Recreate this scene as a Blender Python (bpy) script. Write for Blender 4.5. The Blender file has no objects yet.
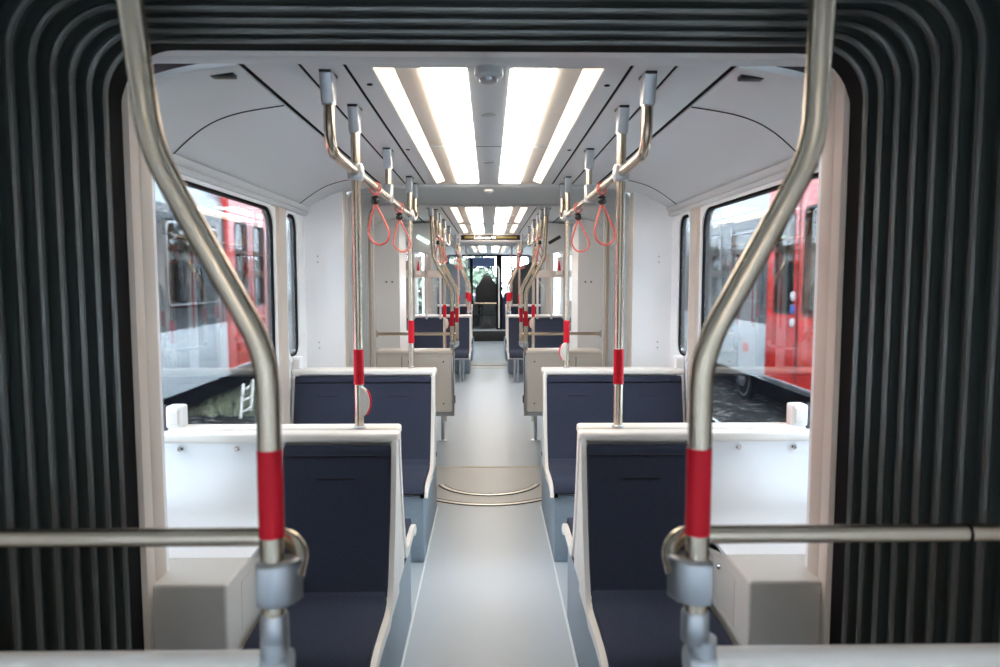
import bpy, bmesh, math, random
from mathutils import Vector, Matrix
random.seed(4)
S = bpy.context.scene
COL = S.collection
# ------------------------------------------------------------------ camera, sky, exposure
YAW = math.atan(11/700); PIT = math.atan(55.5/700)
cd = bpy.data.cameras.new('camera'); cam = bpy.data.objects.new('camera', cd); COL.objects.link(cam)
cd.sensor_width = 36; cd.lens = 25.2; cd.clip_start = .05; cd.clip_end = 300
cam.location = (0, 0, 1.65); cam.rotation_euler = (math.pi/2 - PIT, 0, -YAW)
cd.dof.use_dof = True; cd.dof.focus_distance = 4.6; cd.dof.aperture_fstop = 3.4
S.camera = cam
W = bpy.data.worlds.new('overcast'); S.world = W; W.use_nodes = True
nt = W.node_tree; bg = nt.nodes['Background']
tc = nt.nodes.new('ShaderNodeTexCoord'); sp = nt.nodes.new('ShaderNodeSeparateXYZ'); rp = nt.nodes.new('ShaderNodeValToRGB')
nt.links.new(tc.outputs['Generated'], sp.inputs[0]); nt.links.new(sp.outputs['Z'], rp.inputs[0]); nt.links.new(rp.outputs[0], bg.inputs[0])
rp.color_ramp.elements[0].position = 0; rp.color_ramp.elements[0].color = (.70, .83, .98, 1)
rp.color_ramp.elements[1].position = .5; rp.color_ramp.elements[1].color = (.80, .91, 1, 1)
bg.inputs[1].default_value = 15
S.view_settings.view_transform = 'Standard'; S.view_settings.look = 'None'
S.view_settings.exposure = 0.45; S.view_settings.gamma = 1; S.view_settings.use_curve_mapping = False
LAMP_MAIN = 8.5; LAMP_STRIP = 2.0

# ------------------------------------------------------------------ materials
def mat(name, col, rough=.5, metal=0, spec=.5, emit=None, es=0, bump=None, speck=None, aniso=None, coat=0):
    m = bpy.data.materials.new(name); m.use_nodes = True; n = m.node_tree; b = n.nodes['Principled BSDF']
    b.inputs['Base Color'].default_value = (*col, 1); b.inputs['Roughness'].default_value = rough
    b.inputs['Metallic'].default_value = metal; b.inputs['Specular IOR Level'].default_value = spec
    if coat: b.inputs['Coat Weight'].default_value = coat; b.inputs['Coat Roughness'].default_value = .05
    if emit: b.inputs['Emission Color'].default_value = (*emit, 1); b.inputs['Emission Strength'].default_value = es
    t = n.nodes.new('ShaderNodeTexCoord')
    if speck:                      # (second colour, scale, low, high)
        c2, sc, lo, hi = speck
        v = n.nodes.new('ShaderNodeTexNoise'); v.inputs['Scale'].default_value = sc; v.inputs['Detail'].default_value = 4
        r = n.nodes.new('ShaderNodeValToRGB'); r.color_ramp.elements[0].position = lo; r.color_ramp.elements[1].position = hi
        r.color_ramp.elements[0].color = (*col, 1); r.color_ramp.elements[1].color = (*c2, 1)
        n.links.new(t.outputs['Object'], v.inputs['Vector']); n.links.new(v.outputs['Fac'], r.inputs[0]); n.links.new(r.outputs[0], b.inputs['Base Color'])
    if bump:
        sc, st = bump
        v = n.nodes.new('ShaderNodeTexNoise'); v.inputs['Scale'].default_value = sc; v.inputs['Detail'].default_value = 3
        bp = n.nodes.new('ShaderNodeBump'); bp.inputs['Strength'].default_value = st; bp.inputs['Distance'].default_value = .002
        n.links.new(t.outputs['Object'], v.inputs['Vector']); n.links.new(v.outputs['Fac'], bp.inputs['Height']); n.links.new(bp.outputs[0], b.inputs['Normal'])
    return m
M = {}
M['wall'] = mat('white_panel', (.86, .88, .91), .38, bump=(6, .05))
M['ceil'] = mat('ceiling_panel', (.62, .65, .67), .40)
M['ceil_mid'] = mat('ceiling_centre', (.55, .59, .62), .45)
M['beige'] = mat('beige_portal', (.60, .53, .47), .45, bump=(40, .1))
M['grey_plastic'] = mat('grey_plastic', (.62, .60, .57), .45, bump=(90, .15))
M['part'] = mat('warm_grey_shell', (.74, .71, .66), .4)
M['white'] = mat('white_cap', (.80, .77, .73), .32)
M['black'] = mat('black_rubber', (.006, .006, .007), .8, spec=.1)
M['gap'] = mat('dark_gap', (.006, .006, .007), .9, spec=.1)
M['bellow'] = mat('bellows_fabric', (.026, .036, .035), .55, spec=.35)
M['bead'] = mat('bellows_bead', (.145, .155, .15), .24, metal=.5)
M['bellow_far'] = mat('grey_bellows_fabric', (.42, .45, .46), .5)
M['bead_far'] = mat('grey_bellows_bead', (.62, .65, .66), .32, metal=.2)
M['steel'] = mat('brushed_steel', (.56, .48, .38), .27, metal=1, bump=(300, .05))
M['cast'] = mat('cast_aluminium', (.46, .48, .51), .34, metal=.9)
M['chrome'] = mat('chrome', (.75, .75, .76), .12, metal=1)
M['ring'] = mat('satin_steel_ring', (.72, .69, .62), .3, metal=.55)
M['red'] = mat('red_sleeve', (.58, .002, .018), .5, spec=.3)
M['cord'] = mat('red_cord', (.62, .13, .11), .45)
M['fabric'] = mat('navy_fabric', (.026, .032, .054), .9, spec=.2, speck=((.037, .043, .070), 260, .4, .65), bump=(500, .5))
M['seam'] = mat('seam_thread', (.012, .012, .02), .8)
M['podium'] = mat('blue_grey_vinyl', (.21, .27, .33), .5, speck=((.30, .37, .43), 380, .45, .62))
M['floor'] = mat('speckled_floor', (.40, .46, .52), .36, speck=((.29, .34, .39), 330, .50, .66), bump=(200, .12))
M['floor2'] = mat('joint_floor', (.42, .42, .41), .40, speck=((.32, .32, .31), 330, .50, .66))
M['seal'] = mat('pale_sealant', (.62, .68, .72), .5)
M['cream'] = mat('cream_strip', (.62, .57, .46), .5)
M['lamp'] = mat('lamp_diffuser', (.9, .88, .85), .5, emit=(1, .88, .74), es=LAMP_MAIN)
M['strip'] = mat('lamp_strip', (.9, .86, .8), .5, emit=(1, .78, .54), es=LAMP_STRIP)
M['refl'] = mat('lamp_reflector', (.72, .66, .58), .5)
M['tram_white'] = mat('tram_white_paint', (.70, .76, .82), .12, coat=.6)
M['tram_red'] = mat('tram_red_paint', (.72, .025, .018), .14, coat=.7)
M['tram_grey'] = mat('tram_silver_roof', (.36, .40, .43), .25, metal=.3, bump=(3, .6))
M['tram_dark'] = mat('tram_window_band', (.055, .06, .07), .08)
M['under'] = mat('underbody_black', (.007, .007, .008), .85, spec=.15)
M['ballast'] = mat('ballast', (.010, .010, .010), .95, speck=((.34, .33, .31), 9, .55, .66), bump=(25, 1))
M['grass'] = mat('grass_verge', (.34, .38, .22), .95, speck=((.60, .62, .46), 22, .4, .65))
M['leaf'] = mat('tree_leaves', (.045, .07, .045), .8, speck=((.10, .13, .09), 3, .35, .65))
M['cabpanel'] = mat('slate_blue_partition', (.11, .14, .17), .5)
M['dark'] = mat('black_plastic', (.010, .010, .012), .35)
M['darkblue'] = mat('dark_blue_plastic', (.02, .03, .07), .25)
M['led'] = mat('led_band', (.10, .075, .02), .4, emit=(.40, .28, .10), es=.35)
M['ledtext'] = mat('led_letters', (1, .95, .8), .4, emit=(1, .93, .78), es=3)
M['exit'] = mat('exit_screen', (.7, .9, .8), .4, emit=(.65, 1, .82), es=1.6)
M['green'] = mat('green_plastic', (.01, .30, .10), .4)
M['blue'] = mat('blue_button', (.08, .16, .60), .3)
M['blind'] = mat('blue_grey_blind', (.13, .17, .30), .5)
M['btn'] = mat('white_button', (.82, .84, .85), .3)
M['door_in'] = mat('pale_door_panel', (.74, .76, .80), .3)
M['pink'] = mat('pink_pillar', (.52, .40, .46), .5)
def glassmat(name, tint, refl):
    m = bpy.data.materials.new(name); m.use_nodes = True; n = m.node_tree; n.nodes.clear()
    o = n.nodes.new('ShaderNodeOutputMaterial'); mx = n.nodes.new('ShaderNodeMixShader'); tr = n.nodes.new('ShaderNodeBsdfTransparent')
    gl = n.nodes.new('ShaderNodeBsdfGlossy'); fr = n.nodes.new('ShaderNodeFresnel'); mu = n.nodes.new('ShaderNodeMath'); mu.operation = 'MULTIPLY'
    mu.inputs[1].default_value = refl; fr.inputs[0].default_value = 1.5; gl.inputs['Roughness'].default_value = .01
    tr.inputs[0].default_value = (*tint, 1)
    n.links.new(fr.outputs[0], mu.inputs[0]); n.links.new(mu.outputs[0], mx.inputs[0]); n.links.new(tr.outputs[0], mx.inputs[1]); n.links.new(gl.outputs[0], mx.inputs[2]); n.links.new(mx.outputs[0], o.inputs[0])
    return m
M['glass'] = glassmat('window_glass', (.95, .97, .97), .9)
M['glass_dark'] = glassmat('tinted_glass', (.45, .50, .52), 1.6)

# ------------------------------------------------------------------ mesh builder
class MB:
    def __init__(self): self.bm = bmesh.new(); self.mats = []
    def mi(self, m):
        if m not in self.mats: self.mats.append(m)
        return self.mats.index(m)
    def _merge(self, b, m):
        me = bpy.data.meshes.new('t'); i = self.mi(m)
        for f in b.faces: f.material_index = i
        b.to_mesh(me); b.free(); self.bm.from_mesh(me); bpy.data.meshes.remove(me)
    def box(self, a, c, m, bev=.004, seg=2):
        b = bmesh.new(); x0, y0, z0 = [min(p, q) for p, q in zip(a, c)]; x1, y1, z1 = [max(p, q) for p, q in zip(a, c)]
        v = [b.verts.new(p) for p in ((x0,y0,z0),(x1,y0,z0),(x1,y1,z0),(x0,y1,z0),(x0,y0,z1),(x1,y0,z1),(x1,y1,z1),(x0,y1,z1))]
        for f in ((3,2,1,0),(4,5,6,7),(0,1,5,4),(1,2,6,5),(2,3,7,6),(3,0,4,7)): b.faces.new([v[k] for k in f])
        bev = min(bev, .45*min(x1-x0, y1-y0, z1-z0))
        if bev > 0: bmesh.ops.bevel(b, geom=b.edges[:], offset=bev, segments=seg, affect='EDGES', profile=.5)
        self._merge(b, m); return self
    def tube(self, pts, r, m, n=14, fil=0, caps=True, closed=False):
        P = [Vector(p) for p in pts]
        if fil and len(P) > 2:
            Q = [P[0]]
            for k in range(1, len(P)-1):
                a = (P[k-1]-P[k]); c = (P[k+1]-P[k]); d = min(fil, a.length*.49, c.length*.49)
                A = P[k]+a.normalized()*d; B = P[k]+c.normalized()*d
                for j in range(9):
                    t = j/8; Q.append(A*(1-t)**2 + P[k]*2*t*(1-t) + B*t*t)
            Q.append(P[-1]); P = Q
        b = bmesh.new(); rings = []; N = len(P)
        T = []
        for k in range(N):
            if closed: t = P[(k+1) % N]-P[k-1]
            else: t = P[min(k+1, N-1)]-P[max(k-1, 0)]
            T.append(t.normalized())
        up = Vector((0, 0, 1)) if abs(T[0].z) < .9 else Vector((1, 0, 0))
        u = T[0].cross(up).normalized()
        for k in range(N):
            u = (u - T[k]*u.dot(T[k])).normalized(); w = T[k].cross(u)
            rr = r[k] if isinstance(r, (list, tuple)) else r
            rings.append([b.verts.new(P[k] + (u*math.cos(a)+w*math.sin(a))*rr) for a in (2*math.pi*j/n for j in range(n))])
        for k in range(N if closed else N-1):
            A = rings[k]; B = rings[(k+1) % N]
            for j in range(n): b.faces.new((A[j], A[(j+1) % n], B[(j+1) % n], B[j]))
        if caps and not closed: b.faces.new(rings[0][::-1]); b.faces.new(rings[-1])
        self._merge(b, m); return self
    def lathe(self, prof, c, m, axis='z', n=24):      # prof: (radius, height)
        b = bmesh.new(); rings = []
        for r, h in prof:
            ring = []
            for j in range(n):
                a = 2*math.pi*j/n; p, q = r*math.cos(a), r*math.sin(a)
                v = {'z': (p, q, h), 'x': (h, p, q), 'y': (p, h, q)}[axis]
                ring.append(b.verts.new(Vector(v)+Vector(c)))
            rings.append(ring)
        for A, B in zip(rings, rings[1:]):
            for j in range(n): b.faces.new((A[j], A[(j+1) % n], B[(j+1) % n], B[j]))
        b.faces.new(rings[0][::-1]); b.faces.new(rings[-1])
        self._merge(b, m); return self
    def prism(self, poly, lo, hi, m, axis='x', bev=0):   # poly in the two other axes (cyclic order kept)
        b = bmesh.new()
        def P(p, h): return {'x': (h, p[0], p[1]), 'y': (p[0], h, p[1]), 'z': (p[0], p[1], h)}[axis]
        A = [b.verts.new(P(p, lo)) for p in poly]; B = [b.verts.new(P(p, hi)) for p in poly]; n = len(poly)
        for j in range(n): b.faces.new((A[j], A[(j+1) % n], B[(j+1) % n], B[j]))
        e1 = b.faces.new(A[::-1]); e2 = b.faces.new(B)
        if bev: bmesh.ops.bevel(b, geom=list(e1.edges)+list(e2.edges), offset=bev, segments=3, affect='EDGES', profile=.5)
        self._merge(b, m); return self
    def plate(self, outer, holes, lo, hi, m, axis='x'):  # plate with holes
        b = bmesh.new()
        def P(p, h): return {'x': (h, p[0], p[1]), 'y': (p[0], h, p[1]), 'z': (p[0], p[1], h)}[axis]
        for L in [outer]+holes:
            v = [b.verts.new(P(p, lo)) for p in L]
            for j in range(len(v)): b.edges.new((v[j], v[(j+1) % len(v)]))
        bmesh.ops.triangle_fill(b, edges=b.edges[:], use_beauty=True, use_dissolve=False)
        r = bmesh.ops.extrude_face_region(b, geom=b.faces[:])
        d = Vector(P((0, 0), hi-lo))
        bmesh.ops.translate(b, vec=d, verts=[g for g in r['geom'] if isinstance(g, bmesh.types.BMVert)])
        self._merge(b, m); return self
    def grid(self, rows, m, closed=False):
        b = bmesh.new(); R = [[b.verts.new(p) for p in r] for r in rows]
        for A, B in zip(R, R[1:]):
            for j in range(len(A)-1): b.faces.new((A[j], A[j+1], B[j+1], B[j]))
        self._merge(b, m); return self
    def build(self, name, parent=None, keep_normals=False):
        if not keep_normals: bmesh.ops.recalc_face_normals(self.bm, faces=self.bm.faces[:])
        me = bpy.data.meshes.new(name); self.bm.to_mesh(me); self.bm.free()
        for m in self.mats: me.materials.append(M[m])
        me.shade_smooth(); me.set_sharp_from_angle(angle=math.radians(38))
        o = bpy.data.objects.new(name, me); COL.objects.link(o)
        if parent: o.parent = parent; o.matrix_parent_inverse = Matrix.Translation(-parent.location)
        return o
def rrect(a0, a1, b0, b1, r, n=6):
    out = []
    for ca, cb, s in ((a1-r, b1-r, 0), (a0+r, b1-r, 1), (a0+r, b0+r, 2), (a1-r, b0+r, 3)):
        for k in range(n+1):
            t = math.pi/2*(s+k/n); out.append((ca+r*math.cos(t), cb+r*math.sin(t)))
    return out
def tag(o, label, cat, group=None):
    o['label'] = label; o['category'] = cat
    if group: o['group'] = group
    return o
def thing(name, label, cat, loc=(0, 0, 0), group=None):
    o = bpy.data.objects.new(name, None); COL.objects.link(o); o.location = loc; o.empty_display_size = .1
    return tag(o, label, cat, group)
def struct(o): o['kind'] = 'structure'; return o
def copy_tree(o, parent=None):
    c = o.copy(); COL.objects.link(c)
    if parent: c.parent = parent
    for ch in [k for k in bpy.data.objects if k.parent == o]: copy_tree(ch, c)
    return c
SIDE = {-1: 'left', 1: 'right'}
XW = 1.28; ZC = 2.30; RT = .0175

# ------------------------------------------------------------------ shell of the tram sections
def floor_slab(y0, y1, m='floor'):
    b = MB(); b.box((-XW-.06, y0, -.06), (XW+.06, y1, 0), m, 0); struct(b.build('floor'))
def side_wall(s, y0, y1, wins):
    b = MB(); b.plate([(y0, 0), (y1, 0), (y1, 2.14), (y0, 2.14)], [rrect(*w) for w in wins], s*XW, s*(XW+.03), 'wall')
    # long ledge over the windows
    b.prism([(s*1.28, 2.075), (s*1.255, 2.08), (s*1.245, 2.095), (s*1.262, 2.105), (s*1.245, 2.115), (s*1.235, 2.135), (s*1.28, 2.15)], y0, y1, 'ceil', 'y')
    struct(b.build('wall_'+SIDE[s]))
WN = [0]
def window(s, y0, y1, z0, z1, r):
    WN[0] += 1
    w = .035
    b = MB(); b.plate(rrect(y0-w, y1+w, z0-w, z1+w, r+w), [rrect(y0, y1, z0, z1, r)], s*(XW-.008), s*(XW+.008), 'wall')
    o = struct(b.build('window_%d' % WN[0]))
    b = MB(); b.plate(rrect(y0-.002, y1+.002, z0-.002, z1+.002, r), [rrect(y0+.014, y1-.014, z0+.012, z1-.012, r-.013)], s*(XW+.001), s*(XW+.034), 'black')
    b.build('gasket', o)
    b = MB(); b.plate(rrect(y0+.02, y1-.02, z0+.02, z1-.02, r-.018), [], s*(XW+.008), s*(XW+.014), 'glass'); b.build('window_pane', o)
def smooth(P, n=5):
    out = []
    for k in range(len(P)-1):
        p0 = P[max(k-1, 0)]; p1 = P[k]; p2 = P[k+1]; p3 = P[min(k+2, len(P)-1)]
        for j in range(n):
            u = j/n; out.append(tuple(.5*((2*p1[i])+(-p0[i]+p2[i])*u+(2*p0[i]-5*p1[i]+4*p2[i]-p3[i])*u*u+(-p0[i]+3*p1[i]-3*p2[i]+p3[i])*u**3) for i in (0, 1)))
    return out+[P[-1]]
COVE = smooth([(1.28, 2.135), (1.25, 2.138), (1.21, 2.158), (1.15, 2.19), (1.09, 2.22), (1.02, 2.247), (.94, 2.268), (.86, 2.283), (.768, 2.297)], 4)
def ceiling(y0, y1, lights, seams=()):
    b = MB()
    for s in (-1, 1):
        for a, c in ((.362, .437), (.449, .574), (.586, .748)): b.box((s*a, y0, ZC), (s*c, y1, ZC+.02), 'ceil', .002)
        prof = [(s*x, z) for x, z in COVE] + [(s*x, z+.02) for x, z in COVE[::-1]]
        b.prism(prof, y0, y1, 'ceil', 'y')
        for ys in seams:     # curved joint lines of the cove panels
            pts = [(s*x, ys+.16*(max(0, x-.9)/.38)**2-.05, z-.0005) for x, z in COVE]
            b.tube(pts, .003, 'gap', 6)
        b.box((s*.74, y0, ZC+.035), (s*1.33, y1, ZC+.06), 'gap', 0)
    b.box((-.74, y0, ZC+.085), (.74, y1, ZC+.11), 'gap', 0)
    for a, c in ((.437, .449), (.574, .586), (.748, .768)):
        for s in (-1, 1): b.box((s*a, y0, ZC+.004), (s*c, y1, ZC+.006), 'gap', 0)  # black strips in the slots paint in their shade
    b.box((-.066, y0, ZC), (.066, y1, ZC+.02), 'ceil_mid', .001)
    prev = y0
    for a, c in lights+[(y1, y1)]:
        if a-prev > .01:
            for s in (-1, 1): b.box((s*.066, prev, ZC), (s*.362, a, ZC+.02), 'ceil', .001)
        prev = c
    struct(b.build('ceiling'))
def ceiling_light(s, y0, y1, where):
    t = thing('ceiling_light', 'recessed warm white ceiling light, %s of the centre panel, %s' % (SIDE[s], where), 'ceiling light', (s*.21, (y0+y1)/2, ZC), 'recessed ceiling lights')
    b = MB(); z = ZC
    b.plate(rrect(min(s*.07, s*.215), max(s*.07, s*.215), y0+.008, y1-.05, .035), [], z-.002, z+.02, 'lamp', 'z'); b.build('diffuser', t)
    b = MB()      # sloping lit strip along the outer edge
    b.grid([[(s*.358, y0+.008, z+.001), (s*.300, y0+.008, z+.012)], [(s*.358, y1-.02, z+.001), (s*.300, y1-.085, z+.012)]], 'strip'); b.build('light_strip', t)
    b = MB()
    b.grid([[(s*.300, y0+.008, z+.012), (s*.07, y0+.008, z+.004)], [(s*.300, y1-.085, z+.012), (s*.07, y1-.085, z+.004)]], 'refl')
    b.grid([[(s*.300, y1-.085, z+.012), (s*.07, y1-.085, z+.004)], [(s*.358, y1-.02, z+.001), (s*.07, y1-.02, z+.001)]], 'refl')
    b.box((s*.216, (y0+y1)/2-.003, z+.004), (s*.300, (y0+y1)/2, z+.012), 'ceil_mid', 0)
    b.build('reflector', t)
    b = MB()
    b.box((s*.066, y1-.02, z-.001), (s*.362, y1, z+.03), 'ceil', .001); b.build('end_frame', t); b = MB(); b.box((s*.066, y0, z-.001), (s*.362, y0+.008, z+.06), 'ceil', .001)
    b.build('end_frame', t)
def end_panel(s, y, th=.03, front=True, x0=1.012):
    # white panel closing the gap between portal and side wall, with four screws
    b = MB(); top = [(s*x, z) for x, z in COVE if x > 1.03]
    b.prism([(s*x0, 0), (s*1.28, 0)]+top+[(s*x0, 2.247)], y, y+th, 'wall', 'y')
    f = y if front else y+th
    for z in (1.20, 1.16, 1.80, 1.76):
        b.lathe([(.006, -.003), (.006, .003)], (s*1.19, f, z), 'cast', 'y', 10)
    struct(b.build('wall_end_'+SIDE[s]))
def portal(y0, y1, X=1.02, Z=2.27, name='trim_1', m='beige'):
    def path(x, z, r):
        p = [(-x, 0)]
        for k in range(9):
            t = math.pi - math.pi/2*k/8; p.append((-x+r+r*math.cos(t), z-r+r*math.sin(t)))
        for k in range(9):
            t = math.pi/2 - math.pi/2*k/8; p.append((x-r+r*math.cos(t), z-r+r*math.sin(t)))
        return p+[(x, 0)]
    A = path(X, Z, .03); B = path(X+.14, Z+.12, .09); b = MB()
    rows = []
    for P, y in ((A, y0+.008), (A, y1-.008)): rows.append([(x, y, z) for x, z in P])
    n = len(A)
    ring = [[(A[k][0], y0+.01, A[k][1]) for k in range(n)], [(A[k][0], y0+(y1-y0)*.45, A[k][1]) for k in range(n)], [(A[k][0]*1.004, y0+(y1-y0)*.5, A[k][1]*1.002) for k in range(n)],
            [(A[k][0], y0+(y1-y0)*.55, A[k][1]) for k in range(n)], [(A[k][0], y1, A[k][1]) for k in range(n)], [(B[k][0], y1, B[k][1]) for k in range(n)],
            [(B[k][0], y0, B[k][1]) for k in range(n)], [(A[k][0]+(B[k][0]-A[k][0])*.08, y0, A[k][1]+(B[k][1]-A[k][1])*.08) for k in range(n)], [(A[k][0], y0+.01, A[k][1]) for k in range(n)]]
    b.grid(ring, m); i = b.mi('ceil')
    for f in b.bm.faces:
        c = f.calc_center_median()
        if c.z > Z-.06: f.material_index = i  # lintel paler than the posts: mostly a light difference put into the colour
    return struct(b.build(name))
def upath(x, z, r, nseg=10):
    p = [(-x, .0), (-x, .8), (-x, 1.6)]
    for k in range(nseg+1):
        t = math.pi - math.pi/2*k/nseg; p.append((-x+r+r*math.cos(t), z-r+r*math.sin(t)))
    for k in range(nseg+1):
        t = math.pi/2 - math.pi/2*k/nseg; p.append((x-r+r*math.cos(t), z-r+r*math.sin(t)))
    return p+[(x, 1.6), (x, .8), (x, .0)]
def bellows(y0, y1, pitch, label, X=1.075, Z=2.325, R=.19, mf='bellow', mb='bead'):
    t = thing('gangway_bellows', label, 'bellows', (0, (y0+y1)/2, 0))
    n = round((y1-y0)/pitch); pitch = (y1-y0)/n
    fab = MB(); bead = MB()
    for k in range(n):
        ya = y0+k*pitch
        prof = [(ya+pitch*.0, .034), (ya+pitch*.07, .022), (ya+pitch*.12, .008), (ya+pitch*.3, .0), (ya+pitch*.7, 0), (ya+pitch*.88, .008), (ya+pitch*.93, .022), (ya+pitch, .034)]
        fab.grid([[(x, y, z) for x, z in upath(X-d, Z-d, R-d)] for y, d in prof], mf)
    fab.build('fabric_folds', t)
    for k in range(n+1):
        yc = y0+k*pitch
        prof = [(yc+.0085*math.cos(a), .035+.010*math.sin(a)) for a in (math.pi*j/8*2 for j in range(9))]
        bead.grid([[(x, y, z) for x, z in upath(X-d, Z-d, R-d)] for y, d in prof], mb)
    bead.build('fold_beads', t)
    b = MB()     # black rubber seal at the far end
    for y in (y1,): b.grid([[(x, yy, z) for x, z in upath(X-d, Z-d, max(.05, R-d))] for yy, d in ((y, .030), (y+.10, .032), (y+.10, -.06))], 'black')
    b.build('rubber_seal', t)
    return t

# section behind the camera (the near coach end)
Y0A, Y0B = -3.0, 1.02
floor_slab(Y0A, Y0B)
for s in (-1, 1):
    side_wall(s, Y0A, Y0B, [(-2.7, -1.5, .82, 2.06, .12)])
    window(s, -2.7, -1.5, .82, 2.06, .12)
    end_panel(s, Y0B-.03)
ceiling(Y0A, Y0B, [(-2.4, -.9)])
for s in (-1, 1): ceiling_light(s, -2.4, -.9, 'in the coach behind the viewer')
b = MB(); b.box((-1.35, Y0A-.05, 0), (1.35, Y0A, 2.4), 'wall', 0); struct(b.build('wall_back'))
portal(.86, Y0B, name='trim_1')

# first joint
bellows(1.04, 1.955, .0763, 'dark grey ribbed folding bellows framing the foreground opening')
floor_slab(1.02, 2.05, 'floor2')
portal(2.05, 2.185, 1.03, 2.295, name='trim_2')

# section one
floor_slab(2.05, 5.02)
WZ0, WZ1 = .82, 2.06
for s in (-1, 1):
    side_wall(s, 2.05, 5.02, [(2.42, 4.20, WZ0, WZ1, .12), (4.45, 4.70, 1.14, WZ1, .08)])
    window(s, 2.42, 4.20, WZ0, WZ1, .12); window(s, 4.45, 4.70, 1.14, WZ1, .08)
    b = MB()   # beige pillar between the windows
    b.prism([(s*1.28, 4.262), (s*1.262, 4.272), (s*1.262, 4.408), (s*1.28, 4.42)], .62, 2.085, 'beige', 'z')
    struct(b.build('trim_3' if s < 0 else 'trim_4'))
    end_panel(s, 2.187, th=.02, front=False, x0=1.032); end_panel(s, 4.91)
ceiling(2.2, 5.02, [(2.225, 4.93)], (2.75, 4.60))
for s in (-1, 1): ceiling_light(s, 2.225, 4.93, 'in the near coach')
portal(4.942, 5.07, 1.012, 2.285, name='trim_5')

# second joint
floor_slab(5.02, 6.02, 'floor2')
bellows(5.07, 6.02, .079, 'pale grey ribbed bellows of the second gangway beyond the double benches', mf='bellow_far', mb='bead_far')
portal(6.10, 6.24, name='trim_6')

# section two
floor_slab(6.02, 12.72)
for s in (-1, 1):
    wn = [(8.15, 9.9, .35, 2.02, .1), (10.75, 12.1, WZ0, 2.02, .1)]
    side_wall(s, 6.15, 12.72, wn)
    window(s, *wn[0]); window(s, *wn[1]); end_panel(s, 6.2, front=False)
L2 = [(6.42, 8.42), (8.62, 10.3), (10.6, 12.5)]
ceiling(6.2, 12.72, L2, (7.7, 9.2, 11.0))
for s in (-1, 1):
    for (a, c), w in zip(L2, ('just beyond the second gangway', 'in front of the black display', 'beyond the black display')): ceiling_light(s, a, c, w)
portal(12.62, 12.76, name='trim_7')
bellows(12.78, 13.62, .08, 'short ribbed grey bellows of the last gangway before the cab', mf='bellow_far', mb='bead_far')
floor_slab(12.72, 13.7, 'floor2')
portal(13.70, 13.82, name='trim_8')
# section three with the cab
floor_slab(13.7, 18.2)
for s in (-1, 1):
    wn = [(14.2, 16.2, WZ0, 2.02, .1), (18.7, 20.3, 1.0, 2.0, .1)]
    side_wall(s, 13.8, 20.6, wn)
    for w in wn: window(s, *w)
L3 = [(13.95, 15.6), (15.8, 17.9)]
ceiling(13.8, 18.1, L3)
for s in (-1, 1):
    for (a, c), w in zip(L3, ('first beyond the last gangway', 'last before the cab')): ceiling_light(s, a, c, w)

# floor strips
def arc_strip(cy, r, w, xm, label):
    am = math.asin(xm/r); rows = [[], []]; rows2 = []
    for k in range(33):
        a = -am+2*am*k/32
        rows[0].append((r*math.sin(a), cy-r*math.cos(a), .004)); rows[1].append(((r-w)*math.sin(a), cy-(r-w)*math.cos(a), .004))
    b = MB(); lo = [[(x, y, -.002) for x, y, z in q] for q in rows]
    for q in (0, 1): b.tube([(x, y, .001) for x, y, z in rows[q]], .006, 'dark', 6)
    b.grid([lo[0], rows[0], rows[1], lo[1]], 'ring'); return tag(b.build('turntable_ring'), label, 'floor ring')
arc_strip(5.667, .70, .045, .42, 'wider curved steel ring in the aisle floor at the second gangway')
arc_strip(5.625, .424, .045, .40, 'tighter curved steel ring in the aisle floor, just behind the wider ring')
arc_strip(13.8, .70, .05, .45, 'curved steel ring in the floor of the last gangway')
for y, l in ((6.02, 'thin straight cream strip across the aisle behind the steel rings'), (12.72, 'thin straight cream strip across the aisle far down by the last gangway')):
    b = MB(); b.box((-1.0, y-.012, -.002), (1.0, y+.012, .004), 'cream', .001); tag(b.build('threshold_strip'), l, 'threshold strip')
for s in (-1, 1):
    b = MB(); b.box((s*.368, 2.05, -.002), (s*.378, 4.95, .003), 'seal', .001); tag(b.build('floor_seam'), 'pale sealant line along the %s edge of the aisle floor' % SIDE[s], 'floor seam')

# ceiling fittings
t = thing('smoke_detector', 'round grey smoke detector on the near end of the ceiling', 'smoke detector', (0, 2.14, 2.27))
MB().lathe([(.042, 0), (.044, -.022), (.036, -.030)], (0, 2.14, 2.272), 'ceil_mid').build('housing', t)
MB().lathe([(.030, -.028), (.026, -.040), (.012, -.046)], (0, 2.14, 2.272), 'cast').build('sensor_cap', t)
for y, l in ((2.86, 'flat round grey disc on the centre ceiling panel, nearer one'), (4.0, 'flat round grey disc on the centre ceiling panel, farther one')):
    tag(MB().lathe([(.030, 0), (.030, -.004), (.026, -.006)], (0, y, ZC), 'cast').build('speaker_disc'), l, 'ceiling disc')
tag(MB().box((-.066, 3.53, ZC-.001), (.066, 3.536, ZC+.003), 'gap', 0).build('panel_seam'), 'thin dark seam across the centre ceiling panel', 'seam')
for y, l in ((5.0, 'small round pale lamp under the second gangway lintel'),):
    tag(MB().lathe([(.032, 0), (.034, -.015), (.02, -.024)], (0, y, 2.272), 'white').build('lintel_lamp'), l, 'sensor')
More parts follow.
